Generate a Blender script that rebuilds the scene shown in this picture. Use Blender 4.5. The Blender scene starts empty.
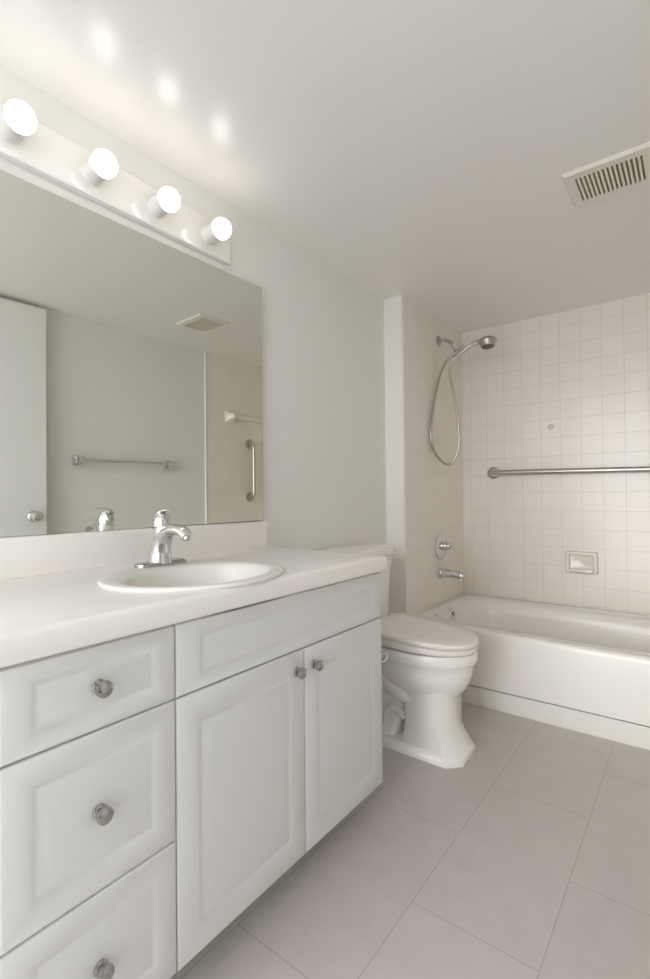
import bpy, bmesh, math, random
from mathutils import Vector, Matrix, Euler

S = bpy.context.scene
COL = S.collection
PI = math.pi

# ------------------------------------------------------------------ camera, world, exposure
W = 1.61            # right wall
H = 2.092           # ceiling
YJ = 2.3185         # front plane of the tub and the alcove return
YB = 3.137          # tiled back wall
XJ = 0.113          # tiled alcove side wall
YF = -0.70          # wall behind the camera
RIM = 0.366

yaw, pitch, roll, fpx = 0.65147, 0.0108, -0.00992, 486.70
fw = Vector((-math.sin(yaw) * math.cos(pitch), math.cos(yaw) * math.cos(pitch), math.sin(pitch)))
r0 = Vector((math.cos(yaw), math.sin(yaw), 0))
u0 = r0.cross(fw)
rt = r0 * math.cos(roll) + u0 * math.sin(roll)
up = u0 * math.cos(roll) - r0 * math.sin(roll)
cam_d = bpy.data.cameras.new('camera')
cam = bpy.data.objects.new('camera', cam_d)
COL.objects.link(cam)
m = Matrix((rt, up, -fw)).transposed().to_4x4()
m.translation = Vector((1.3481, 0.0, 1.02447))
cam.matrix_world = m
cam_d.sensor_fit = 'VERTICAL'
cam_d.sensor_height = 24.0
cam_d.lens = fpx / 979 * 24.0
cam_d.clip_start = 0.01
S.camera = cam

BULB = 7.2
world = bpy.data.worlds.new('world')
S.world = world
world.use_nodes = True
bg = world.node_tree.nodes['Background']
bg.inputs['Color'].default_value = (0.955, 0.97, 1.0, 1)
bg.inputs['Strength'].default_value = 2.5

# broad soft fill lamp added behind the camera to brighten the far end
sun_d = bpy.data.lights.new('front_fill', 'SUN')
sun_d.energy = 1.6
sun_d.angle = math.radians(40)
sun_d.color = (1.0, 1.0, 0.99)
sun = bpy.data.objects.new('front_fill', sun_d)
COL.objects.link(sun)
sun.location = (0.9, -4.0, 2.0)
sun.rotation_euler = Vector((0.16, 1.0, -0.16)).to_track_quat('-Z', 'Y').to_euler()

S.view_settings.view_transform = 'Standard'
S.view_settings.look = 'None'
S.view_settings.gamma = 1.0
S.view_settings.use_curve_mapping = False
S.view_settings.exposure = 0.30
try:
    S.cycles.use_denoising = True
    S.cycles.max_bounces = 16
    S.cycles.diffuse_bounces = 10
    S.cycles.glossy_bounces = 6
    S.cycles.sample_clamp_indirect = 6.0
    S.cycles.caustics_reflective = False
    S.cycles.caustics_refractive = False
except Exception:
    pass


# ------------------------------------------------------------------ materials
def lin(c):
    return tuple((x / 255 / 12.92) if x / 255 <= 0.04045 else ((x / 255 + 0.055) / 1.055) ** 2.4 for x in c) + (1,)


def mat(name, rgb, rough=0.5, metal=0.0, spec=0.5, coat=0.0, noise=0.0, nscale=8.0, bump=0.0, bscale=200.0):
    mm = bpy.data.materials.new(name)
    mm.use_nodes = True
    nt = mm.node_tree
    b = nt.nodes['Principled BSDF']
    b.inputs['Roughness'].default_value = rough
    b.inputs['Metallic'].default_value = metal
    b.inputs['Specular IOR Level'].default_value = spec
    b.inputs['Coat Weight'].default_value = coat
    tc = nt.nodes.new('ShaderNodeTexCoord')
    nz = nt.nodes.new('ShaderNodeTexNoise')
    nz.inputs['Scale'].default_value = nscale
    nz.inputs['Detail'].default_value = 4
    nt.links.new(tc.outputs['Object'], nz.inputs['Vector'])
    mx = nt.nodes.new('ShaderNodeMix')
    mx.data_type = 'RGBA'
    c = lin(rgb)
    k = 1 - noise
    mx.inputs[6].default_value = c
    mx.inputs[7].default_value = (c[0] * k, c[1] * k, c[2] * k, 1)
    nt.links.new(nz.outputs['Fac'], mx.inputs[0])
    nt.links.new(mx.outputs[2], b.inputs['Base Color'])
    if bump > 0:
        n2 = nt.nodes.new('ShaderNodeTexNoise')
        n2.inputs['Scale'].default_value = bscale
        n2.inputs['Detail'].default_value = 3
        nt.links.new(tc.outputs['Object'], n2.inputs['Vector'])
        bp = nt.nodes.new('ShaderNodeBump')
        bp.inputs['Strength'].default_value = bump
        bp.inputs['Distance'].default_value = 0.002
        nt.links.new(n2.outputs['Fac'], bp.inputs['Height'])
        nt.links.new(bp.outputs['Normal'], b.inputs['Normal'])
    return mm


def tile_mat(name, axes, origin, bw, rh, offset, mortar, c1, c2, cm, rough, bump, speck=0.0, spec=0.5):
    """brick pattern in world axes; axes = which object coordinates run along and across the courses"""
    mm = bpy.data.materials.new(name)
    mm.use_nodes = True
    nt = mm.node_tree
    b = nt.nodes['Principled BSDF']
    b.inputs['Roughness'].default_value = rough
    b.inputs['Specular IOR Level'].default_value = spec
    tc = nt.nodes.new('ShaderNodeTexCoord')
    sp = nt.nodes.new('ShaderNodeSeparateXYZ')
    nt.links.new(tc.outputs['Object'], sp.inputs[0])
    cb = nt.nodes.new('ShaderNodeCombineXYZ')
    for k in range(2):
        ad = nt.nodes.new('ShaderNodeMath')
        ad.operation = 'SUBTRACT'
        ad.inputs[1].default_value = origin[k]
        nt.links.new(sp.outputs['XYZ'.index(axes[k])], ad.inputs[0])
        nt.links.new(ad.outputs[0], cb.inputs[k])
    br = nt.nodes.new('ShaderNodeTexBrick')
    br.offset = offset
    br.offset_frequency = 2
    br.squash = 1.0
    br.inputs['Scale'].default_value = 1.0
    br.inputs['Brick Width'].default_value = bw
    br.inputs['Row Height'].default_value = rh
    br.inputs['Mortar Size'].default_value = mortar
    br.inputs['Mortar Smooth'].default_value = 0.2
    br.inputs['Bias'].default_value = 0.0
    br.inputs['Color1'].default_value = lin(c1)
    br.inputs['Color2'].default_value = lin(c2)
    br.inputs['Mortar'].default_value = lin(cm)
    nt.links.new(cb.outputs[0], br.inputs['Vector'])
    out = br.outputs['Color']
    if speck > 0:
        nz = nt.nodes.new('ShaderNodeTexNoise')
        nz.inputs['Scale'].default_value = 9.0
        nz.inputs['Detail'].default_value = 8
        nz.inputs['Roughness'].default_value = 0.7
        nt.links.new(tc.outputs['Object'], nz.inputs['Vector'])
        mp = nt.nodes.new('ShaderNodeMapRange')
        mp.inputs['From Min'].default_value = 0.3
        mp.inputs['From Max'].default_value = 0.7
        mp.inputs['To Min'].default_value = 1 - speck
        mp.inputs['To Max'].default_value = 1 + speck
        nt.links.new(nz.outputs['Fac'], mp.inputs['Value'])
        vm = nt.nodes.new('ShaderNodeVectorMath')
        vm.operation = 'SCALE'
        nt.links.new(out, vm.inputs[0])
        nt.links.new(mp.outputs[0], vm.inputs['Scale'])
        out = vm.outputs[0]
    nt.links.new(out, b.inputs['Base Color'])
    bp = nt.nodes.new('ShaderNodeBump')
    bp.inputs['Strength'].default_value = bump
    bp.inputs['Distance'].default_value = 0.0015
    bp.invert = True
    nt.links.new(br.outputs['Fac'], bp.inputs['Height'])
    nt.links.new(bp.outputs['Normal'], b.inputs['Normal'])
    return mm


def emit_mat(name, rgb, strength):
    mm = bpy.data.materials.new(name)
    mm.use_nodes = True
    b = mm.node_tree.nodes['Principled BSDF']
    b.inputs['Base Color'].default_value = (1, 1, 1, 1)
    b.inputs['Emission Color'].default_value = rgb + (1,)
    b.inputs['Emission Strength'].default_value = strength
    return mm


T = 0.109
M = {}
M['wall'] = mat('wall_paint', (233, 232, 228), 0.55, spec=0.3, noise=0.015, nscale=3, bump=0.04, bscale=120)
M['ceiling'] = mat('ceiling_paint', (235, 233, 229), 0.25, spec=0.45, noise=0.02, nscale=2, bump=0.02, bscale=14)
M['trim'] = mat('trim_paint', (236, 235, 232), 0.4, noise=0.01)
M['door'] = mat('door_paint', (234, 234, 232), 0.4, noise=0.01)
M['floor'] = tile_mat('floor_tile', 'YX', (1.107 - 0.306 - 6.12, 0.765 - 3.02), 0.612, 0.302, 0.5, 0.0016,
                      (197, 191, 186), (195, 189, 184), (173, 165, 159), 0.42, 0.2, speck=0.05)
TC = ((229, 225, 217), (227, 222, 214), (214, 209, 200))
TS = ((236, 232, 224), (234, 229, 221), (228, 223, 214))  # side tile colour lightened to offset the grazing light on it
M['tile_back'] = tile_mat('wall_tile_back', 'XZ', (0.388 - 10 * T, 1.8985 - 30 * T), T, T, 0.0, 0.0017, *TC, 0.24, 0.5)
M['tile_side'] = tile_mat('wall_tile_side', 'YZ', (YB - 40 * T + 0.002, 1.8985 - 30 * T), T, T, 0.0, 0.0015, *TS, 0.24, 0.4)
M['cabinet'] = mat('white_foil', (218, 219, 219), 0.33, spec=0.5, noise=0.01)
M['cab_inner'] = mat('cabinet_inside', (196, 192, 184), 0.6, noise=0.03)
M['counter'] = mat('white_laminate', (244, 241, 237), 0.38, spec=0.5, noise=0.015, nscale=30)
M['porcelain'] = mat('porcelain', (240, 238, 234), 0.16, spec=0.45, coat=0.0, noise=0.005)
M['basin'] = mat('basin_ceramic', (232, 230, 225), 0.3, spec=0.45, noise=0.005)
M['seat'] = mat('seat_plastic', (237, 233, 228), 0.22, spec=0.5, noise=0.005)
M['tub'] = mat('tub_enamel', (232, 229, 224), 0.18, spec=0.4, coat=0.0, noise=0.005)
M['skirt'] = mat('tub_skirt_board', (226, 224, 218), 0.4, noise=0.01)
M['chrome'] = mat('chrome', (222, 222, 222), 0.07, metal=1.0)
M['knob'] = mat('knob_nickel', (178, 178, 176), 0.14, metal=1.0)
M['nickel'] = mat('brushed_steel', (192, 187, 180), 0.36, metal=1.0, noise=0.05, nscale=40)
M['hose'] = mat('hose_steel', (186, 181, 172), 0.3, metal=1.0)
M['spray'] = mat('spray_face', (92, 88, 84), 0.4, noise=0.2, nscale=400)
M['bar'] = mat('fixture_enamel', (238, 236, 232), 0.14, spec=0.5, noise=0.005)
M['socket'] = mat('socket_plastic', (226, 224, 220), 0.35)
M['bulb'] = emit_mat('bulb_glow', (1.0, 0.965, 0.92), BULB)
M['vent'] = mat('vent_plastic', (228, 223, 212), 0.4, noise=0.01)
M['slot_shade'] = mat('vent_shade', (140, 128, 112), 0.8)  # dark colour stands in for the shade inside the vent
M['ceramic'] = mat('ceramic_bar', (232, 230, 224), 0.14, coat=0.3)
M['soap'] = mat('ceramic_dish', (222, 217, 208), 0.16, coat=0.2)
M['screw'] = mat('screw_cap', (206, 200, 190), 0.25)
M['mirror_edge'] = mat('mirror_edge', (96, 98, 92), 0.3)
M['clear_glass'] = mat('mirror_silver', (234, 236, 230), 0.0, metal=1.0)


# ------------------------------------------------------------------ mesh helpers
def link(name, bm, material, parent=None, smooth=40, kind=None):
    bmesh.ops.recalc_face_normals(bm, faces=bm.faces)
    me = bpy.data.meshes.new(name)
    bm.to_mesh(me)
    bm.free()
    ms = material if isinstance(material, (list, tuple)) else [material]
    for q in ms:
        me.materials.append(q)
    if smooth:
        for p in me.polygons:
            p.use_smooth = True
        try:
            me.set_sharp_from_angle(angle=math.radians(smooth))
        except Exception:
            pass
    o = bpy.data.objects.new(name, me)
    COL.objects.link(o)
    if parent is not None:
        o.parent = parent
        o.matrix_parent_inverse = parent_inv(parent)
    if kind:
        o['kind'] = kind
    return o


def parent_inv(p):
    mw = Matrix.Identity(4)
    q = p
    while q is not None:
        mw = Matrix.LocRotScale(q.location, q.rotation_euler, q.scale) @ mw if q.parent is None else \
            q.matrix_parent_inverse @ Matrix.LocRotScale(q.location, q.rotation_euler, q.scale) @ mw
        q = q.parent
    return mw.inverted()


def thing(name, label, cat, loc, group=None):
    o = bpy.data.objects.new(name, None)
    o.empty_display_size = 0.05
    COL.objects.link(o)
    o.location = loc
    o['label'] = label
    o['category'] = cat
    if group:
        o['group'] = group
    return o


def tag(o, label, cat, group=None):
    o['label'] = label
    o['category'] = cat
    if group:
        o['group'] = group
    return o


def box(bm, x0, x1, y0, y1, z0, z1, bev=0.0, seg=2):
    g = bmesh.ops.create_cube(bm, size=1.0)
    vs = g['verts']
    for v in vs:
        v.co = Vector(((x0 + x1) / 2 + v.co.x * (x1 - x0), (y0 + y1) / 2 + v.co.y * (y1 - y0), (z0 + z1) / 2 + v.co.z * (z1 - z0)))
    if bev > 0:
        es = list({e for v in vs for e in v.link_edges})
        bmesh.ops.bevel(bm, geom=es, offset=bev, segments=seg, affect='EDGES', profile=0.5)
    return bm


def loft(bm, rings, cap0=True, cap1=True, closed=True):
    vr = [[bm.verts.new(p) for p in r] for r in rings]
    n = len(vr[0])
    for a, b in zip(vr[:-1], vr[1:]):
        for i in range(n if closed else n - 1):
            j = (i + 1) % n
            try:
                bm.faces.new((a[i], a[j], b[j], b[i]))
            except ValueError:
                pass
    if cap0:
        bm.faces.new(vr[0][::-1])
    if cap1:
        bm.faces.new(vr[-1])
    return vr


def frame_of(axis):
    a = Vector(axis).normalized()
    t = Vector((0, 0, 1)) if abs(a.z) < 0.9 else Vector((1, 0, 0))
    e1 = t.cross(a).normalized()
    e2 = a.cross(e1)
    return e1, e2, a


def lathe(bm, prof, origin, axis=(0, 0, 1), seg=32, cap0=True, cap1=True):
    e1, e2, a = frame_of(axis)
    o = Vector(origin)
    rings = []
    for r, h in prof:
        r = max(r, 1e-5)
        rings.append([o + a * h + (e1 * math.cos(2 * PI * k / seg) + e2 * math.sin(2 * PI * k / seg)) * r for k in range(seg)])
    loft(bm, rings, cap0, cap1)
    return bm


def spline(pts, n=8):
    P = [Vector(p) for p in pts]
    out = []
    for i in range(len(P) - 1):
        a = P[i - 1] if i else P[0] * 2 - P[1]
        b, c = P[i], P[i + 1]
        d = P[i + 2] if i + 2 < len(P) else P[-1] * 2 - P[-2]
        for k in range(n):
            t = k / n
            out.append(0.5 * ((2 * b) + (c - a) * t + (2 * a - 5 * b + 4 * c - d) * t * t + (3 * b - a - 3 * c + d) * t ** 3))
    out.append(P[-1])
    return out


def tube(bm, pts, rad, seg=14, caps=True, flat=None):
    """sweep a circle (or an ellipse: flat = list of (rw, rh)) along pts by parallel transport"""
    n = len(pts)
    tang = []
    for i in range(n):
        d = pts[min(i + 1, n - 1)] - pts[max(i - 1, 0)]
        tang.append(d.normalized())
    e1, e2, _ = frame_of(tang[0])
    rings = []
    for i in range(n):
        if i:
            q = tang[i - 1].rotation_difference(tang[i])
            e1 = q @ e1
            e2 = q @ e2
        f = i / (n - 1)
        if flat:
            k = f * (len(flat) - 1)
            a = min(int(k), len(flat) - 2)
            t = k - a
            ra = flat[a][0] * (1 - t) + flat[a + 1][0] * t
            rb = flat[a][1] * (1 - t) + flat[a + 1][1] * t
        elif isinstance(rad, (list, tuple)):
            k = f * (len(rad) - 1)
            a = min(int(k), len(rad) - 2)
            ra = rb = rad[a] * (1 - k + a) + rad[a + 1] * (k - a)
        else:
            ra = rb = rad
        rings.append([pts[i] + e1 * math.cos(2 * PI * k / seg) * ra + e2 * math.sin(2 * PI * k / seg) * rb for k in range(seg)])
    loft(bm, rings, caps, caps)
    return bm


def rrect(cx, cy, hx, hy, rad, z, n=6):
    """rounded rectangle ring"""
    pts = []
    rad = min(rad, hx - 1e-4, hy - 1e-4)
    for sx, sy, a0 in ((1, 1, 0), (-1, 1, PI / 2), (-1, -1, PI), (1, -1, 1.5 * PI)):
        for k in range(n + 1):
            a = a0 + (PI / 2) * k / n
            pts.append(Vector((cx + sx * (hx - rad) + rad * math.cos(a), cy + sy * (hy - rad) + rad * math.sin(a), z)))
    return pts


def egg(cx, cy, af, ab, hy, z, n=48, pf=2.0, pb=2.6):
    """egg outline: front half length af, back half length ab (+x is the front)"""
    pts = []
    for k in range(n):
        a = 2 * PI * k / n
        c, s = math.cos(a), math.sin(a)
        p = pf if c > 0 else pb
        L = af if c > 0 else ab
        x = L * math.copysign(abs(c) ** (2 / p), c)
        y = hy * math.copysign(abs(s) ** (2 / p), s)
        pts.append(Vector((cx + x, cy + y, z)))
    return pts


# ------------------------------------------------------------------ the room shell
TH = 0.10
b = bmesh.new(); box(b, -TH, W + 1.3, YF - TH, YB + TH, -0.08, 0.0)
link('floor', b, M['floor'], smooth=0, kind='structure')
b = bmesh.new(); box(b, -TH, W + TH, YF - TH, YB + TH, H, H + 0.08)
link('ceiling', b, M['ceiling'], smooth=0, kind='structure')
b = bmesh.new(); box(b, -TH, 0.0, YF, YJ + 0.06, 0.0, H)
link('wall_left', b, M['wall'], smooth=0, kind='structure')
# the wall behind the camera has a wide opening added to let fill light in
b = bmesh.new()
box(b, -TH, 0.10, YF - TH, YF, 0.0, H)
box(b, W - 0.06, W + TH, YF - TH, YF, 0.0, H)
box(b, 0.10, W - 0.06, YF - TH, YF, H - 0.03, H)
link('wall_front', b, M['wall'], smooth=0, kind='structure')
DY0, DY1, DZ = -0.42, 0.372, 2.066
b = bmesh.new()
box(b, W, W + TH, YF, DY0, 0, H)
box(b, W, W + TH, DY1, YB + TH, 0, H)
box(b, W, W + TH, DY0, DY1, DZ, H)
link('wall_right', b, M['wall'], smooth=0, kind='structure')
b = bmesh.new(); box(b, XJ - 0.008, W, YB, YB + TH, 0, H)
link('wall_back', b, M['tile_back'], smooth=0, kind='structure')
# alcove return: painted on the side facing the room, tiled inside the alcove
b = bmesh.new(); box(b, 0.0, XJ - 0.008, YJ, YB + TH, 0, H)
link('wall_alcove', b, M['wall'], smooth=0, kind='structure')
b = bmesh.new(); box(b, XJ - 0.008, XJ, YJ + 0.004, YB, RIM - 0.02, H, 0.002, 1)
link('wall_alcove_tile', b, M['tile_side'], smooth=0, kind='structure')
b = bmesh.new(); box(b, W - 0.008, W, 2.265, YB, RIM - 0.02, H)
link('wall_right_tile', b, M['tile_side'], smooth=0, kind='structure')
b = bmesh.new(); box(b, W - 0.011, W, 2.256, 2.265, 0.0, H)
link('trim_1', b, M['trim'], smooth=0, kind='structure')
# unseen box added beyond the doorway to stop light coming through it
b = bmesh.new()
box(b, W + TH, W + 0.9, DY0 - 0.1, DY0, 0, H)
box(b, W + TH, W + 0.9, DY1, DY1 + 0.1, 0, H)
box(b, W + 0.9, W + 1.0, DY0 - 0.1, DY1 + 0.1, 0, H)
box(b, W + TH, W + 1.0, DY0 - 0.1, DY1 + 0.1, H, H + 0.08)
link('wall_light_block', b, M['wall'], smooth=0, kind='structure')
# doorway lining and casing on the right wall
b = bmesh.new()
box(b, W - 0.002, W + TH + 0.002, DY0, DY0 + 0.018, 0, DZ)
box(b, W - 0.002, W + TH + 0.002, DY1 - 0.018, DY1, 0, DZ)
box(b, W - 0.002, W + TH + 0.002, DY0, DY1, DZ - 0.018, DZ)
link('trim_2', b, M['trim'], smooth=0, kind='structure')

# ------------------------------------------------------------------ door leaf folded back against the right wall
DX = 1.551
b = bmesh.new(); box(b, DX, DX + 0.036, 0.378, 1.150, 0.012, 2.066, 0.0015, 1)
door = link('door_1', b, M['door'], smooth=30, kind='structure')
b = bmesh.new()
lathe(b, [(0.033, 0), (0.033, 0.004), (0.028, 0.010), (0.014, 0.014), (0.012, 0.028), (0.020, 0.036), (0.027, 0.046), (0.0275, 0.056), (0.022, 0.065), (0.010, 0.068)],
      (DX, 1.085, 0.922), (-1, 0, 0))
link('door_knob', b, M['chrome'], door)
b = bmesh.new()
box(b, DX + 0.008, DX + 0.028, 1.1495, 1.1515, 0.893, 0.951, 0.0005, 1)
box(b, DX + 0.011, DX + 0.025, 1.151, 1.161, 0.912, 0.932, 0.002, 1)
link('latch', b, M['chrome'], door)

# ------------------------------------------------------------------ bathtub
t = thing('bathtub', 'white alcove bathtub with straight front apron under the tiled walls', 'bathtub', (0.86, 2.73, 0))
b = bmesh.new()
X0, X1 = XJ + 0.001, W - 0.009
Y0, Y1 = YJ - 0.008, YB - 0.001
cx, cy = (X0 + X1) / 2, (Y0 + Y1) / 2
hx, hy = (X1 - X0) / 2, (Y1 - Y0) / 2
oy0, oy1 = 2.395, 2.985
ox0, ox1 = 0.172, 1.535
ocx, ocy, ohx, ohy = (ox0 + ox1) / 2, (oy0 + oy1) / 2, (ox1 - ox0) / 2, (oy1 - oy0) / 2
rings = [
    rrect(cx, cy, hx, hy, 0.006, 0.0955),
    rrect(cx, cy, hx, hy, 0.006, RIM - 0.026),
    rrect(cx, cy, hx - 0.002, hy - 0.002, 0.008, RIM - 0.012),
    rrect(cx, cy, hx - 0.008, hy - 0.008, 0.012, RIM - 0.003),
    rrect(cx, cy, hx - 0.018, hy - 0.018, 0.02, RIM),
    rrect(ocx, ocy, ohx + 0.014, ohy + 0.014, 0.21, RIM + 0.001),
    rrect(ocx, ocy, ohx + 0.004, ohy + 0.004, 0.21, RIM - 0.003),
    rrect(ocx, ocy, ohx - 0.004, ohy - 0.004, 0.21, RIM - 0.014),
    rrect(ocx + 0.004, ocy, ohx - 0.02, ohy - 0.016, 0.21, RIM - 0.07),
    rrect(ocx + 0.0, ocy, ohx - 0.055, ohy - 0.036, 0.18, RIM - 0.20),
    rrect(ocx - 0.005, ocy, ohx - 0.085, ohy - 0.055, 0.12, 0.105),
    rrect(ocx - 0.008, ocy, ohx - 0.12, ohy - 0.085, 0.10, 0.078),
    rrect(ocx - 0.008, ocy, ohx - 0.2, ohy - 0.15, 0.08, 0.070),
]
loft(b, rings, True, True)
link('tub_body', b, M['tub'], t, smooth=50)
b = bmesh.new(); box(b, X0, X1, YJ - 0.006, YJ + 0.016, 0.0, 0.0895, 0.002, 1)
link('skirt_board', b, M['skirt'], t)
b = bmesh.new()
lathe(b, [(0.036, 0), (0.036, 0.003), (0.032, 0.008), (0.018, 0.010), (0.005, 0.0105)], (0.1885, 2.742, 0.309), (1, 0, 0.16))
box(b, 0.197, 0.207, 2.738, 2.746, 0.306, 0.328, 0.002, 1)
link('overflow_plate', b, M['chrome'], t)

# ------------------------------------------------------------------ vanity cabinet
VY0, VY1, VD = 0.20, 1.369, 0.530
ZT, ZB = 0.7765, 0.0906
GAP = 0.584
v = thing('vanity_cabinet', 'long white vanity cabinet with raised-panel drawers and two doors', 'vanity', (0.26, 0.785, 0))
b = bmesh.new()
box(b, 0.001, 0.510, VY0, VY0 + 0.016, ZB, ZT - 0.001)
box(b, 0.001, 0.510, VY1 - 0.016, VY1, ZB, ZT - 0.001)
box(b, 0.001, 0.510, GAP - 0.010, GAP + 0.006, ZB + 0.016, ZT - 0.001)
box(b, 0.001, 0.510, VY0 + 0.016, VY1 - 0.016, ZB, ZB + 0.016)
box(b, 0.491, 0.506, VY0 + 0.016, VY1 - 0.016, ZT - 0.10, ZT - 0.001)
link('carcass', b, M['cabinet'], v, smooth=0)
b = bmesh.new(); box(b, 0.390, 0.406, VY0, VY1 - 0.004, 0.0, ZB)
box(b, 0.001, 0.390, VY1 - 0.020, VY1 - 0.004, 0.0, ZB)
link('toe_kick', b, M['cabinet'], v, smooth=0)
b = bmesh.new(); box(b, 0.510, 0.528, VY0, 0.2775, ZB, ZT - 0.002, 0.001, 1)
link('filler_strip', b, M['cabinet'], v, smooth=0)


def panel_bm(y0, y1, z0, z1, iy, iz):
    """raised-panel front: flat frame, softly routed groove, wide chamfer up to the field"""
    bm = bmesh.new()
    x0, x1 = 0.5105, VD

    def ring(d, x, ky=0.0, kz=0.0):
        return [Vector((x, y0 + d + ky, z0 + d + kz)), Vector((x, y1 - d - ky, z0 + d + kz)), Vector((x, y1 - d - ky, z1 - d - kz)), Vector((x, y0 + d + ky, z1 - d - kz))]
    rings = [ring(0, x0), ring(0, x1 - 0.004), ring(0.0012, x1 - 0.0012), ring(0.004, x1)]
    for dd, dx in ((-0.004, 0.0), (0.0, -0.0006), (0.004, -0.0019), (0.008, -0.0026), (0.011, -0.0024), (0.024, -0.0006), (0.028, -0.0002), (0.031, 0.0)):
        rings.append(ring(dd, x1 + dx, iy, iz))
    loft(bm, rings, True, True)
    return bm


def knob_bm(y, z):
    bm = bmesh.new()
    lathe(bm, [(0.0120, 0), (0.0120, 0.002), (0.0095, 0.004), (0.0052, 0.006), (0.0050, 0.012), (0.010, 0.0145), (0.0138, 0.0165), (0.0146, 0.019),
               (0.0140, 0.0225), (0.0105, 0.0248), (0.005, 0.026)], (VD, y, z), (1, 0, 0), 28)
    return bm


e = 0.0016
zr = [(0.6255, ZT - 0.006), (0.3508, 0.6255), (0.0935, 0.3508)]
for k, (za, zb) in enumerate(zr):
    d = link('drawer', panel_bm(0.2790, GAP - e, za + e, zb - e, 0.043, 0.029 if k == 0 else 0.044), M['cabinet'], v, smooth=25)
    link('knob', knob_bm(0.4285, (0.700, 0.488, 0.224)[k]), M['knob'], d)
link('false_front', panel_bm(GAP + e, VY1 - 0.001, 0.6255 + e, ZT - 0.006, 0.058, 0.029), M['cabinet'], v, smooth=25)
GD = 0.9775
for (ya, yb, yk) in ((GAP + e, GD - e, GD - 0.0315), (GD + e, VY1 - 0.001, GD + 0.0395)):
    d = link('door', panel_bm(ya, yb, 0.0935, 0.6255 - e, 0.052, 0.058), M['cabinet'], v, smooth=25)
    link('knob', knob_bm(yk, 0.573), M['knob'], d)

# ------------------------------------------------------------------ countertop with a sink cut-out
CX0, CX1, CY0, CY1, CZ0, CZ1 = 0.001, 0.549, 0.19, 1.3755, 0.7785, 0.826
SX, SY = 0.350, 0.778
HA, HB = 0.192, 0.214
b = bmesh.new()
angs = sorted({round(2 * PI * k / 96, 6) for k in range(96)} |
              {round(math.atan2(y - SY, x - SX) % (2 * PI), 6) for x in (CX0, CX1) for y in (CY0, CY1)})


def rect_pt(a):
    c, s = math.cos(a), math.sin(a)
    ts = []
    if abs(c) > 1e-9: ts.append(((CX1 if c > 0 else CX0) - SX) / c)
    if abs(s) > 1e-9: ts.append(((CY1 if s > 0 else CY0) - SY) / s)
    q = min(ts)
    return SX + c * q, SY + s * q


def inset_ring(d, z):
    out = []
    for a in angs:
        x, y = rect_pt(a)
        out.append(Vector((min(max(x, CX0), CX1 - d), min(max(y, CY0 + d), CY1 - d), z)))
    return out


def hole(z):
    return [Vector((SX + HA * math.cos(a), SY + HB * math.sin(a), z)) for a in angs]


R = 0.013
rings = [hole(CZ0), inset_ring(R * 0.3, CZ0), inset_ring(0.0, CZ0 + R * 0.35)]
for k in range(0, 6):
    q = k / 5 * PI / 2
    rings.append(inset_ring(R * (1 - math.cos(q)), CZ1 - R + R * math.sin(q)))
rings.append(hole(CZ1))
rings.append(hole(CZ0))
loft(b, rings, False, False)
bmesh.ops.remove_doubles(b, verts=b.verts, dist=1e-6)
ct = link('countertop', b, M['counter'], smooth=50)
tag(ct, 'white laminate countertop with rounded front edge on the vanity', 'countertop')
b = bmesh.new(); box(b, 0.001, 0.020, CY0, 1.372, CZ1 - 0.001, 0.9285, 0.006, 3)
link('backsplash', b, M['counter'], ct)

# ------------------------------------------------------------------ sink
def ell(cx, ax, ay, z, n=64, cy=SY):
    return [Vector((cx + ax * math.cos(2 * PI * k / n), cy + ay * math.sin(2 * PI * k / n), z)) for k in range(n)]


BY = SY - 0.010
b = bmesh.new()
z = CZ1
rings = [ell(SX, 0.190, 0.213, z - 0.002), ell(SX, 0.204, 0.232, z + 0.0003), ell(SX, 0.206, 0.234, z + 0.004), ell(SX, 0.204, 0.232, z + 0.0075), ell(SX, 0.199, 0.227, z + 0.0095),
         ell(0.358, 0.180, 0.210, z + 0.0095), ell(0.370, 0.158, 0.193, z + 0.0085, cy=BY), ell(0.373, 0.152, 0.187, z + 0.005, cy=BY), ell(0.374, 0.147, 0.182, z - 0.004, cy=BY),
         ell(0.354, 0.120, 0.170, z - 0.04, cy=BY), ell(0.346, 0.104, 0.148, z - 0.085, cy=BY), ell(0.342, 0.078, 0.105, z - 0.122, cy=BY), ell(0.340, 0.035, 0.045, z - 0.135, cy=BY), ell(0.340, 0.022, 0.022, z - 0.137, cy=BY)]
under = [ell(0.340, 0.03, 0.03, z - 0.149, cy=BY), ell(0.342, 0.088, 0.118, z - 0.134, cy=BY), ell(0.346, 0.116, 0.160, z - 0.09, cy=BY), ell(0.352, 0.132, 0.181, z - 0.045, cy=BY), ell(0.352, 0.146, 0.188, z - 0.03, cy=BY), ell(SX, 0.187, 0.2095, z - 0.006)]
loft(b, rings + under, False, False)
bmesh.ops.bridge_loops(b, edges=[q for q in b.edges if q.is_boundary])
sk = link('sink', b, M['basin'], smooth=60)
tag(sk, 'oval white drop-in washbasin set in the vanity countertop', 'sink')

b = bmesh.new()
lathe(b, [(0.019, -0.003), (0.0245, 0.0005), (0.0235, 0.003), (0.017, 0.002), (0.015, 0.004), (0.004, 0.005)], (0.340, BY, CZ1 - 0.1365), (0, 0, 1), 28)
link('drain', b, M['chrome'], sk)

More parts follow.
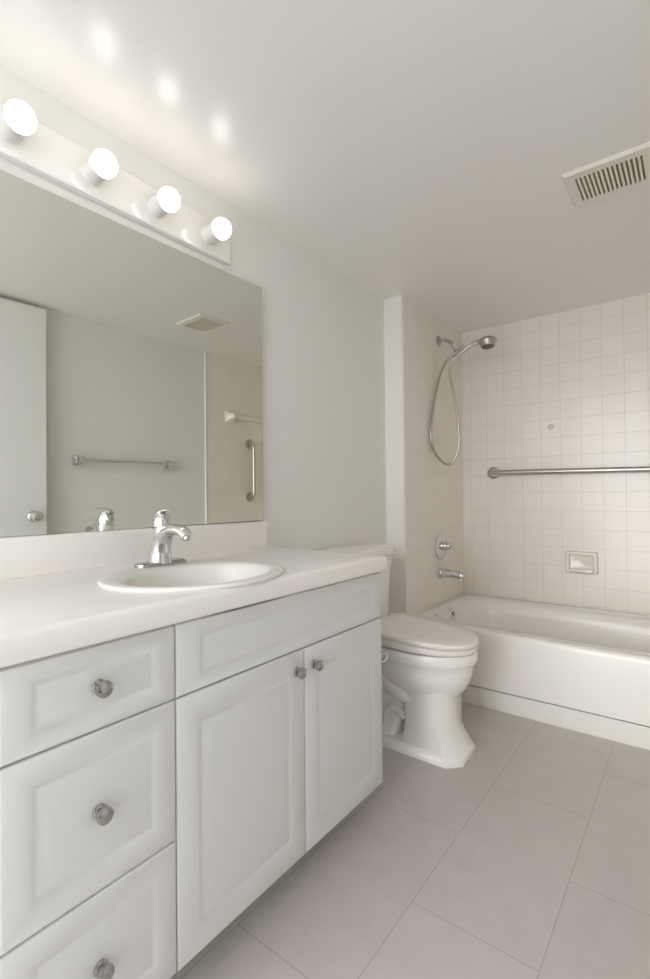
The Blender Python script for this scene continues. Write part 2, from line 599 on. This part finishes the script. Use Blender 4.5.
# ------------------------------------------------------------------ faucet
FX, FY, FZ = 0.163, 0.800, CZ1 + 0.0098
f = thing('faucet', 'chrome single-lever basin faucet behind the oval sink', 'faucet', (FX, FY, FZ))
b = bmesh.new()
rings = []
for (d, zz) in ((0.0, 0.0), (0.0, 0.003), (0.0015, 0.0075), (0.006, 0.0095)):
    rings.append(rrect(FX, FY, 0.026 - d, 0.078 - d, 0.026, FZ + zz, 8))
loft(b, rings)
link('base_plate', b, M['knob'], f)
b = bmesh.new()
pts = spline([(FX - 0.004, FY, FZ + 0.005), (FX - 0.003, FY, FZ + 0.035), (FX + 0.006, FY, FZ + 0.066), (FX + 0.034, FY, FZ + 0.091), (FX + 0.070, FY, FZ + 0.099), (FX + 0.100, FY, FZ + 0.094), (FX + 0.118, FY, FZ + 0.080)], 6)
tube(b, pts, 0, 22, True, flat=[(0.034, 0.033), (0.029, 0.028), (0.026, 0.025), (0.022, 0.019), (0.020, 0.015), (0.019, 0.014), (0.017, 0.013)])
lathe(b, [(0.012, 0), (0.012, 0.010), (0.010, 0.012)], (FX + 0.112, FY, FZ + 0.084), (0.35, 0, -1), 20)
link('spout', b, M['chrome'], f)
b = bmesh.new()
lathe(b, [(0.0235, 0.0), (0.0245, 0.008), (0.0240, 0.030), (0.0215, 0.031), (0.0215, 0.034), (0.0245, 0.035), (0.0240, 0.050), (0.0205, 0.062), (0.013, 0.069), (0.004, 0.071)], (FX + 0.006, FY, FZ + 0.072), (0.0, 0, 1), 28)
pts = spline([(FX - 0.018, FY, FZ + 0.115), (FX - 0.010, FY, FZ + 0.136), (FX + 0.010, FY, FZ + 0.148), (FX + 0.040, FY, FZ + 0.152), (FX + 0.072, FY, FZ + 0.151)], 6)
tube(b, pts, 0, 14, True, flat=[(0.012, 0.008), (0.019, 0.008), (0.017, 0.005), (0.012, 0.003), (0.007, 0.002)])
link('lever', b, M['chrome'], f)

# ------------------------------------------------------------------ mirror (leans a degree off the wall at its right end)
b = bmesh.new()
ym0, ym1, zm0, zm1 = 0.195, 1.3420, 0.9295, 1.8262
xa, xb = 0.0045, 0.0045 + (ym1 - ym0) * math.tan(0.0184)
vs = [b.verts.new(p) for p in ((0.0008, ym0, zm0), (0.0008, ym1, zm0), (0.0008, ym1, zm1), (0.0008, ym0, zm1),
                               (xa, ym0, zm0), (xb, ym1, zm0), (xb, ym1, zm1), (xa, ym0, zm1))]
fr = b.faces.new((vs[4], vs[5], vs[6], vs[7]))
for q in ((0, 1, 2, 3), (0, 1, 5, 4), (1, 2, 6, 5), (2, 3, 7, 6), (3, 0, 4, 7)):
    b.faces.new([vs[k] for k in q]).material_index = 1
mr = link('mirror', b, [M['clear_glass'], M['mirror_edge']], smooth=0)
tag(mr, 'large frameless wall mirror above the vanity backsplash', 'mirror')

# ------------------------------------------------------------------ bath bar light
LY0, LY1, LZ0, LZ1, LX = 0.372, 1.195, 1.8635, 1.988, 0.020
lf = thing('vanity_light', 'white enamel light bar with four lit round bulbs above the mirror', 'light fixture', (0.0, 0.78, 1.921))
b = bmesh.new()


def yz(d, x):
    return [Vector((x, LY0 + d, LZ0 + d)), Vector((x, LY1 - d, LZ0 + d)), Vector((x, LY1 - d, LZ1 - d)), Vector((x, LY0 + d, LZ1 - d))]


loft(b, [yz(0, 0.0008), yz(0, LX - 0.004), yz(0.0012, LX - 0.0012), yz(0.004, LX)])
link('backplate', b, M['bar'], lf, smooth=30)
for yb in (0.4760, 0.6815, 0.8840, 1.0890):
    b = bmesh.new()
    lathe(b, [(0.0285, 0), (0.0285, 0.046), (0.0305, 0.048), (0.0305, 0.054), (0.0275, 0.054), (0.026, 0.046), (0.016, 0.014)], (LX, yb, 1.923), (1, 0, 0), 32)
    for k in range(3):
        a = 2 * PI * k / 3 + 0.6
        lathe(b, [(0.0026, 0.0), (0.0026, 0.003), (0.001, 0.004)], (LX + 0.053, yb + 0.0292 * math.cos(a), 1.923 + 0.0292 * math.sin(a)), (1, 0, 0), 8)
    s = link('socket', b, M['socket'], lf)
    b = bmesh.new()
    rb, cb_ = 0.0338, 0.070
    prof = [(0.013, 0.024), (0.016, 0.034)]
    for k in range(3, 17):
        a = PI * k / 17
        prof.append((rb * math.sin(a), cb_ - rb * math.cos(a)))
    prof.append((0.001, cb_ + rb))
    lathe(b, prof, (LX, yb, 1.923), (1, 0, 0), 32)
    for fc in b.faces:                      # the opaque collar of the bulb does not glow
        if fc.calc_center_median().x < LX + cb_ - 0.009:
            fc.material_index = 1
    bo = link('bulb', b, [M['bulb'], M['socket']], s, smooth=80)
    bo['label'] = 'glowing round white bulb'

# ------------------------------------------------------------------ toilet
TY = 1.8335
t = thing('toilet', 'white two-piece toilet with closed lid between vanity and tub', 'toilet', (0.36, TY, 0))
b = bmesh.new()


def octo(x0, x1, hy, ch, z, chb=0.004, n=None):
    return [Vector(p + (z,)) for p in ((x0 + chb, TY - hy), (x1 - ch, TY - hy), (x1, TY - hy + ch), (x1, TY + hy - ch), (x1 - ch, TY + hy), (x0 + chb, TY + hy), (x0, TY + hy - chb), (x0, TY - hy + chb))]


# foot plate, stepped up to the column
loft(b, [octo(0.10, 0.640, 0.118, 0.05, 0.0), octo(0.10, 0.640, 0.118, 0.05, 0.022), octo(0.10, 0.634, 0.112, 0.048, 0.030), octo(0.102, 0.626, 0.106, 0.046, 0.038)])
# front column
def col(x0, x1, hy, z):
    return octo(x0, x1, hy, 0.042, z, 0.012)
loft(b, [col(0.398, 0.630, 0.106, 0.034), col(0.400, 0.614, 0.100, 0.062), col(0.402, 0.598, 0.095, 0.090), col(0.404, 0.590, 0.093, 0.108), col(0.404, 0.588, 0.0925, 0.14),
         col(0.404, 0.588, 0.0925, 0.23), col(0.400, 0.596, 0.098, 0.272), col(0.392, 0.612, 0.108, 0.30)])
# bowl under the rim
ec = 0.446
rings = [egg(ec, TY, 0.146, 0.11, 0.084, 0.228), egg(ec, TY, 0.160, 0.13, 0.098, 0.243), egg(ec, TY, 0.182, 0.155, 0.120, 0.268), egg(ec, TY, 0.196, 0.18, 0.135, 0.300), egg(ec, TY, 0.205, 0.195, 0.144, 0.330), egg(ec, TY, 0.209, 0.20, 0.148, 0.358),
         egg(ec, TY, 0.216, 0.205, 0.155, 0.366), egg(ec, TY, 0.222, 0.207, 0.161, 0.376), egg(ec, TY, 0.222, 0.207, 0.161, 0.404), egg(ec, TY, 0.219, 0.204, 0.158, 0.411), egg(ec, TY, 0.210, 0.196, 0.150, 0.413)]
loft(b, rings)
# back of the body: shelf for the tank and the trap leg behind the column
loft(b, [rrect(0.20, TY, 0.15, 0.10, 0.04, 0.30), rrect(0.19, TY, 0.165, 0.125, 0.04, 0.36), rrect(0.19, TY, 0.165, 0.135, 0.04, 0.405), rrect(0.19, TY, 0.160, 0.13, 0.04, 0.424)])
loft(b, [rrect(0.23, TY, 0.125, 0.090, 0.03, 0.034), rrect(0.24, TY, 0.125, 0.066, 0.03, 0.08), rrect(0.26, TY, 0.15, 0.060, 0.03, 0.20), rrect(0.26, TY, 0.17, 0.08, 0.03, 0.33)])
# trapway swelling on both sides
for sg in (-1, 1):
    pts = spline([(0.43, TY + sg * 0.052, 0.205), (0.36, TY + sg * 0.062, 0.235), (0.29, TY + sg * 0.064, 0.262), (0.22, TY + sg * 0.062, 0.255), (0.18, TY + sg * 0.060, 0.20), (0.19, TY + sg * 0.058, 0.12), (0.23, TY + sg * 0.056, 0.06), (0.27, TY + sg * 0.054, 0.04)], 6)
    tube(b, pts, 0.042, 14)
    pts = spline([(0.40, TY + sg * 0.062, 0.12), (0.35, TY + sg * 0.062, 0.145), (0.31, TY + sg * 0.062, 0.115), (0.31, TY + sg * 0.062, 0.05)], 6)
    tube(b, pts, 0.016, 12)
link('bowl', b, M['porcelain'], t, smooth=45)

SC = 0.4464


def lid_ring(off, h):
    """outline of seat and lid at height h above the lid's tilted underside"""
    pts = egg(SC, TY, 0.2249 - off, 0.200 - off, 0.1655 - off, 0, 96, 2.05, 8.0)
    return [Vector((p.x, p.y, 0.4647 + h - 0.0295 * (p.x - 0.25) / 0.45)) for p in pts]


b = bmesh.new()
def seat_bottom(off, h):
    return [Vector((q.x, q.y, 0.4135 + h + 0.012 * (0.70 - q.x) / 0.45)) for q in lid_ring(off, 0)]


loft(b, [seat_bottom(0.014, 0.0), seat_bottom(0.004, 0.001), seat_bottom(0.002, 0.004), lid_ring(0.002, -0.0070), lid_ring(0.007, -0.0035)])
link('seat', b, M['seat'], t, smooth=50)
b = bmesh.new()
loft(b, [lid_ring(0.010, -0.0005), lid_ring(0.002, 0.001), lid_ring(0.0, 0.004), lid_ring(0.0, 0.0150), lid_ring(0.0012, 0.0178), lid_ring(0.004, 0.0190), lid_ring(0.06, 0.0193), lid_ring(0.12, 0.0194)])
link('lid', b, M['seat'], t, smooth=50)
for sg in (-1, 1):
    b = bmesh.new()
    box(b, 0.232, 0.256, TY + sg * 0.075 - 0.02, TY + sg * 0.075 + 0.02, 0.4235, 0.468, 0.006, 2)
    link('hinge', b, M['seat'], t)
b = bmesh.new()
loft(b, [rrect(0.105, TY, 0.078, 0.175, 0.03, 0.425), rrect(0.105, TY, 0.084, 0.188, 0.032, 0.45), rrect(0.106, TY, 0.086, 0.196, 0.032, 0.58), rrect(0.107, TY, 0.088, 0.204, 0.032, 0.67), rrect(0.108, TY, 0.090, 0.213, 0.032, 0.715), rrect(0.109, TY, 0.0925, 0.219, 0.032, 0.738)])
link('tank', b, M['porcelain'], t, smooth=45)
b = bmesh.new()
loft(b, [rrect(0.108, TY, 0.090, 0.220, 0.03, 0.7385), rrect(0.109, TY, 0.0975, 0.2275, 0.032, 0.741), rrect(0.109, TY, 0.0985, 0.229, 0.032, 0.746), rrect(0.109, TY, 0.0985, 0.229, 0.032, 0.768), rrect(0.109, TY, 0.096, 0.2265, 0.032, 0.776), rrect(0.109, TY, 0.088, 0.2185, 0.03, 0.7815), rrect(0.109, TY, 0.06, 0.19, 0.03, 0.784)])
link('tank_lid', b, M['porcelain'], t, smooth=45)

# ------------------------------------------------------------------ toilet paper holder on the vanity end panel
h = thing('toilet_paper_holder', 'small chrome paper holder on the vanity end panel beside the toilet', 'paper holder', (0.49, VY1, 0.482))
b = bmesh.new(); box(b, 0.445, 0.525, VY1 + 0.0005, VY1 + 0.006, 0.467, 0.507, 0.002, 2)
link('mounting_plate', b, M['chrome'], h)
b = bmesh.new()
pts = spline([(0.520, VY1 + 0.004, 0.500), (0.523, VY1 + 0.026, 0.500), (0.525, VY1 + 0.038, 0.495), (0.525, VY1 + 0.040, 0.487), (0.525, VY1 + 0.038, 0.479), (0.523, VY1 + 0.026, 0.474), (0.520, VY1 + 0.004, 0.474)], 6)
tube(b, pts, 0.0032, 10)
link('wire_loop', b, M['chrome'], h)

# ------------------------------------------------------------------ hand shower
SYW = 2.78
sh = thing('hand_shower', 'chrome hand shower on its wall arm in the tub alcove', 'shower', (XJ, SYW, 1.955))
b = bmesh.new()
lathe(b, [(0.031, 0.0005), (0.031, 0.004), (0.024, 0.010), (0.012, 0.014)], (XJ, SYW, 1.955), (1, 0, 0), 28)
link('flange', b, M['nickel'], sh)
b = bmesh.new()
tube(b, spline([(XJ + 0.008, SYW, 1.955), (XJ + 0.045, SYW, 1.951), (XJ + 0.075, SYW, 1.932), (XJ + 0.098, SYW, 1.905)], 6), 0.0105, 16)
link('shower_arm', b, M['nickel'], sh)
b = bmesh.new()
lathe(b, [(0.014, 0), (0.017, 0.004), (0.017, 0.018), (0.013, 0.022), (0.013, 0.040), (0.016, 0.044)], (XJ + 0.090, SYW, 1.915), (0.45, 0, -1), 20)
lathe(b, [(0.012, -0.042), (0.016, -0.038), (0.016, 0.026), (0.019, 0.030), (0.019, 0.046), (0.014, 0.050)], (0.232, SYW, 1.866), (0.9, -0.1, 0.42), 20)
link('bracket', b, M['chrome'], sh)
b = bmesh.new()
pts = spline([(0.232, SYW - 0.018, 1.838), (0.262, SYW - 0.02, 1.851), (0.305, SYW - 0.022, 1.876), (0.345, SYW - 0.022, 1.891), (0.385, SYW - 0.022, 1.895)], 6)
tube(b, pts, [0.010, 0.012, 0.0135, 0.015, 0.018], 16)
link('handle', b, M['chrome'], sh)
b = bmesh.new()
hax = Vector((0.06, -0.10, -1)).normalized()
hc = Vector((0.418, SYW - 0.022, 1.899))
lathe(b, [(0.012, -0.012), (0.032, -0.008), (0.047, 0.002), (0.051, 0.012), (0.049, 0.022), (0.041, 0.030), (0.039, 0.040), (0.036, 0.043)], hc, hax, 36)
hd = link('spray_head', b, M['nickel'], sh)
b = bmesh.new()
lathe(b, [(0.034, 0.0432), (0.033, 0.046), (0.010, 0.0475)], hc, hax, 32)
link('spray_face', b, M['spray'], hd)
b = bmesh.new()
pts = spline([(0.196, SYW - 0.003, 1.850), (0.165, 2.762, 1.812), (0.142, 2.730, 1.735), (0.131, 2.668, 1.575), (0.127, 2.622, 1.385), (0.133, 2.648, 1.279), (0.164, 2.722, 1.204), (0.205, 2.752, 1.212),
              (0.238, 2.76, 1.30), (0.238, 2.76, 1.44), (0.209, 2.76, 1.63), (0.188, 2.76, 1.745), (0.203, 2.762, 1.81), (0.231, 2.764, 1.842)], 8)
tube(b, pts, 0.0068, 12)
link('hose', b, M['hose'], sh)

# ------------------------------------------------------------------ mixer valve and tub spout
mv = thing('shower_valve', 'round chrome shower valve trim with lever above the tub spout', 'valve', (XJ, 2.766, 0.705))
b = bmesh.new()
lathe(b, [(0.079, 0.0005), (0.079, 0.004), (0.072, 0.009), (0.045, 0.013), (0.03, 0.014)], (XJ, 2.766, 0.703), (1, 0, 0), 40)
link('escutcheon', b, M['chrome'], mv)
b = bmesh.new()
lathe(b, [(0.026, 0.012), (0.027, 0.03), (0.024, 0.045), (0.020, 0.048), (0.018, 0.066), (0.010, 0.069)], (XJ, 2.766, 0.708), (1, 0, 0), 28)
tube(b, spline([(XJ + 0.052, 2.764, 0.708), (XJ + 0.072, 2.755, 0.706), (XJ + 0.085, 2.745, 0.695), (XJ + 0.094, 2.735, 0.672)], 6), [0.012, 0.010, 0.0085, 0.006], 14)
link('lever', b, M['chrome'], mv)
ts = thing('tub_spout', 'short chrome tub spout below the shower valve', 'spout', (XJ, 2.766, 0.545))
b = bmesh.new()
lathe(b, [(0.031, 0.0005), (0.032, 0.006), (0.030, 0.012)], (XJ, 2.766, 0.545), (1, 0, 0), 28)
link('wall_collar', b, M['chrome'], ts)
b = bmesh.new()
tube(b, spline([(XJ + 0.004, 2.766, 0.545), (XJ + 0.05, 2.766, 0.546), (XJ + 0.10, 2.766, 0.545), (XJ + 0.130, 2.766, 0.540), (XJ + 0.142, 2.766, 0.530)], 6), 0, 24, True,
     flat=[(0.029, 0.029), (0.027, 0.026), (0.026, 0.023), (0.026, 0.023), (0.022, 0.018)])
lathe(b, [(0.018, 0), (0.019, 0.012), (0.016, 0.013)], (XJ + 0.126, 2.766, 0.530), (0, 0, -1), 20)
link('spout_body', b, M['chrome'], ts)


# ------------------------------------------------------------------ grab bars
def grab_bar(name, label, a, c, n, rad, wall_eps=0.0005, off=0.052):
    a, c, n = Vector(a), Vector(c), Vector(n)
    d = (c - a).normalized()
    g = thing(name, label, 'grab bar', a)
    r = 0.034
    pts = [a + n * 0.006]
    for k in range(7):
        q = PI / 2 * k / 6
        pts.append(a + n * (off - r) + d * (r - r * math.cos(q)) + n * (r * math.sin(q)))
    for k in range(6, -1, -1):
        q = PI / 2 * k / 6
        pts.append(c + n * (off - r) - d * (r - r * math.cos(q)) + n * (r * math.sin(q)))
    pts.append(c + n * 0.006)
    bm = bmesh.new()
    tube(bm, pts, rad, 18)
    link('rail', bm, M['nickel'], g)
    for p in (a, c):
        bm = bmesh.new()
        lathe(bm, [(0.038, wall_eps), (0.038, 0.004), (0.033, 0.009), (rad + 0.002, 0.011)], p, n, 32)
        link('flange', bm, M['nickel'], g)
    return g


grab_bar('grab_bar', 'long horizontal steel grab bar on the tiled back wall', (0.316, YB, 1.153), (1.39, YB, 1.140), (0, -1, 0), 0.0155)
grab_bar('grab_bar', 'short vertical steel grab bar on the right tiled wall, seen in the mirror', (W - 0.008, 2.682, 1.437), (W - 0.008, 2.682, 1.012), (-1, 0, 0), 0.014)

# ------------------------------------------------------------------ towel bars on the right wall (seen in the mirror)
tr = thing('towel_bar', 'chrome towel rail on the painted right wall, seen in the mirror', 'towel bar', (W, 1.64, 1.243))
for y in (1.337, 1.945):
    b = bmesh.new()
    box(b, W - 0.010, W - 0.0005, y - 0.024, y + 0.024, 1.243 - 0.026, 1.243 + 0.026, 0.003, 2)
    box(b, W - 0.070, W - 0.010, y - 0.014, y + 0.014, 1.243 - 0.018, 1.243 + 0.018, 0.004, 2)
    link('bracket', b, M['chrome'], tr)
b = bmesh.new(); box(b, W - 0.066, W - 0.050, 1.345, 1.937, 1.2335, 1.2525, 0.005, 3)
link('rail', b, M['chrome'], tr)
tr = thing('towel_bar', 'white ceramic towel bar on the right tiled wall, seen in the mirror', 'towel bar', (W - 0.008, 2.77, 1.637))
for y in (2.480, 3.060):
    b = bmesh.new()
    rings = []
    for d, hw in ((0.0005, 0.046), (0.010, 0.046), (0.016, 0.040), (0.030, 0.027), (0.045, 0.021), (0.068, 0.020), (0.074, 0.015)):
        rings.append([Vector((W - 0.008 - d, p.x, p.y)) for p in rrect(y, 1.632, hw, hw, 0.010, 0, 4)])
    loft(b, rings)
    link('post', b, M['ceramic'], tr)
b = bmesh.new(); box(b, W - 0.074, W - 0.046, 2.480, 3.060, 1.616, 1.648, 0.006, 2)
link('rail', b, M['ceramic'], tr)

# ------------------------------------------------------------------ soap dish and screw cap on the back wall
sd = thing('soap_dish', 'beige ceramic soap dish set on the tiled back wall', 'soap dish', (0.815, YB, 0.617))
b = bmesh.new()
def xzr(cx, cz, hx_, hz_, r_, y):
    return [Vector((p.x, y, p.y)) for p in rrect(cx, cz, hx_, hz_, r_, 0, 4)]
cxs, czs = 0.817, 0.618
loft(b, [xzr(cxs, czs, 0.084, 0.064, 0.012, YB - 0.0005), xzr(cxs, czs, 0.084, 0.064, 0.012, YB - 0.012), xzr(cxs, czs, 0.079, 0.060, 0.012, YB - 0.022), xzr(cxs, czs, 0.073, 0.055, 0.012, YB - 0.024),
         xzr(cxs, czs + 0.002, 0.064, 0.044, 0.010, YB - 0.020), xzr(cxs, czs + 0.002, 0.060, 0.040, 0.010, YB - 0.004), xzr(cxs, czs + 0.002, 0.050, 0.030, 0.010, YB - 0.002)])
link('frame', b, M['soap'], sd)
b = bmesh.new()
loft(b, [[Vector((p.x, p.y, zq)) for p in rrect(cxs, YB - 0.026 + o, 0.066 - ins, 0.020 - ins, 0.010, 0, 4)] for zq, o, ins in
         ((0.562, 0.008, 0.006), (0.570, 0.0, 0.0), (0.582, 0.0, 0.0), (0.584, 0.0, 0.003), (0.577, 0.0, 0.006))])
link('tray', b, M['soap'], sd)
b = bmesh.new()
lathe(b, [(0.016, 0.0005), (0.016, 0.003), (0.012, 0.006), (0.004, 0.007)], (0.662, YB, 1.417), (0, -1, 0), 20)
tag(link('screw_cap', b, M['screw'], smooth=50), 'tiny round metal cap on the tiled back wall above the grab bar', 'wall cap')

# ------------------------------------------------------------------ ceiling vent
ax0, ax1, ay0, ay1 = 1.003, 1.262, 1.778, 1.998
ev = thing('ceiling_vent', 'square white slatted exhaust vent on the ceiling', 'vent', ((ax0 + ax1) / 2, (ay0 + ay1) / 2, H))
b = bmesh.new()
fwid = 0.030
gx0, gx1, gy0, gy1 = ax0 + fwid, ax1 - fwid, ay0 + 0.038, ay1 - 0.022
zl, zt = H - 0.011, H - 0.0005


def vr(x0, x1, y0, y1, z):
    return [Vector((x0, y0, z)), Vector((x1, y0, z)), Vector((x1, y1, z)), Vector((x0, y1, z))]


loft(b, [vr(gx0, gx1, gy0, gy1, zt), vr(ax0, ax1, ay0, ay1, zt), vr(ax0, ax1, ay0, ay1, zt - 0.004), vr(ax0 + 0.008, ax1 - 0.008, ay0 + 0.008, ay1 - 0.008, zl), vr(gx0, gx1, gy0, gy1, zl), vr(gx0, gx1, gy0, gy1, zt)], False, False)
bmesh.ops.remove_doubles(b, verts=b.verts, dist=1e-6)
NS = 15
pitch_ = (gx1 - gx0) / NS
for k in range(NS + 1):
    xc = gx0 + k * pitch_
    box(b, max(xc - pitch_ * 0.27, gx0 - 0.002), min(xc + pitch_ * 0.27, gx1 + 0.002), gy0 - 0.002, gy1 + 0.002, zl + 0.0005, zl + 0.009)
link('grille', b, M['vent'], ev, smooth=20)
b = bmesh.new(); box(b, gx0, gx1, gy0, gy1, H - 0.003, H - 0.0008)  # flat dark sheet in place of the shaded depth behind the slats
link('slot_shade', b, M['slot_shade'], ev, smooth=0)
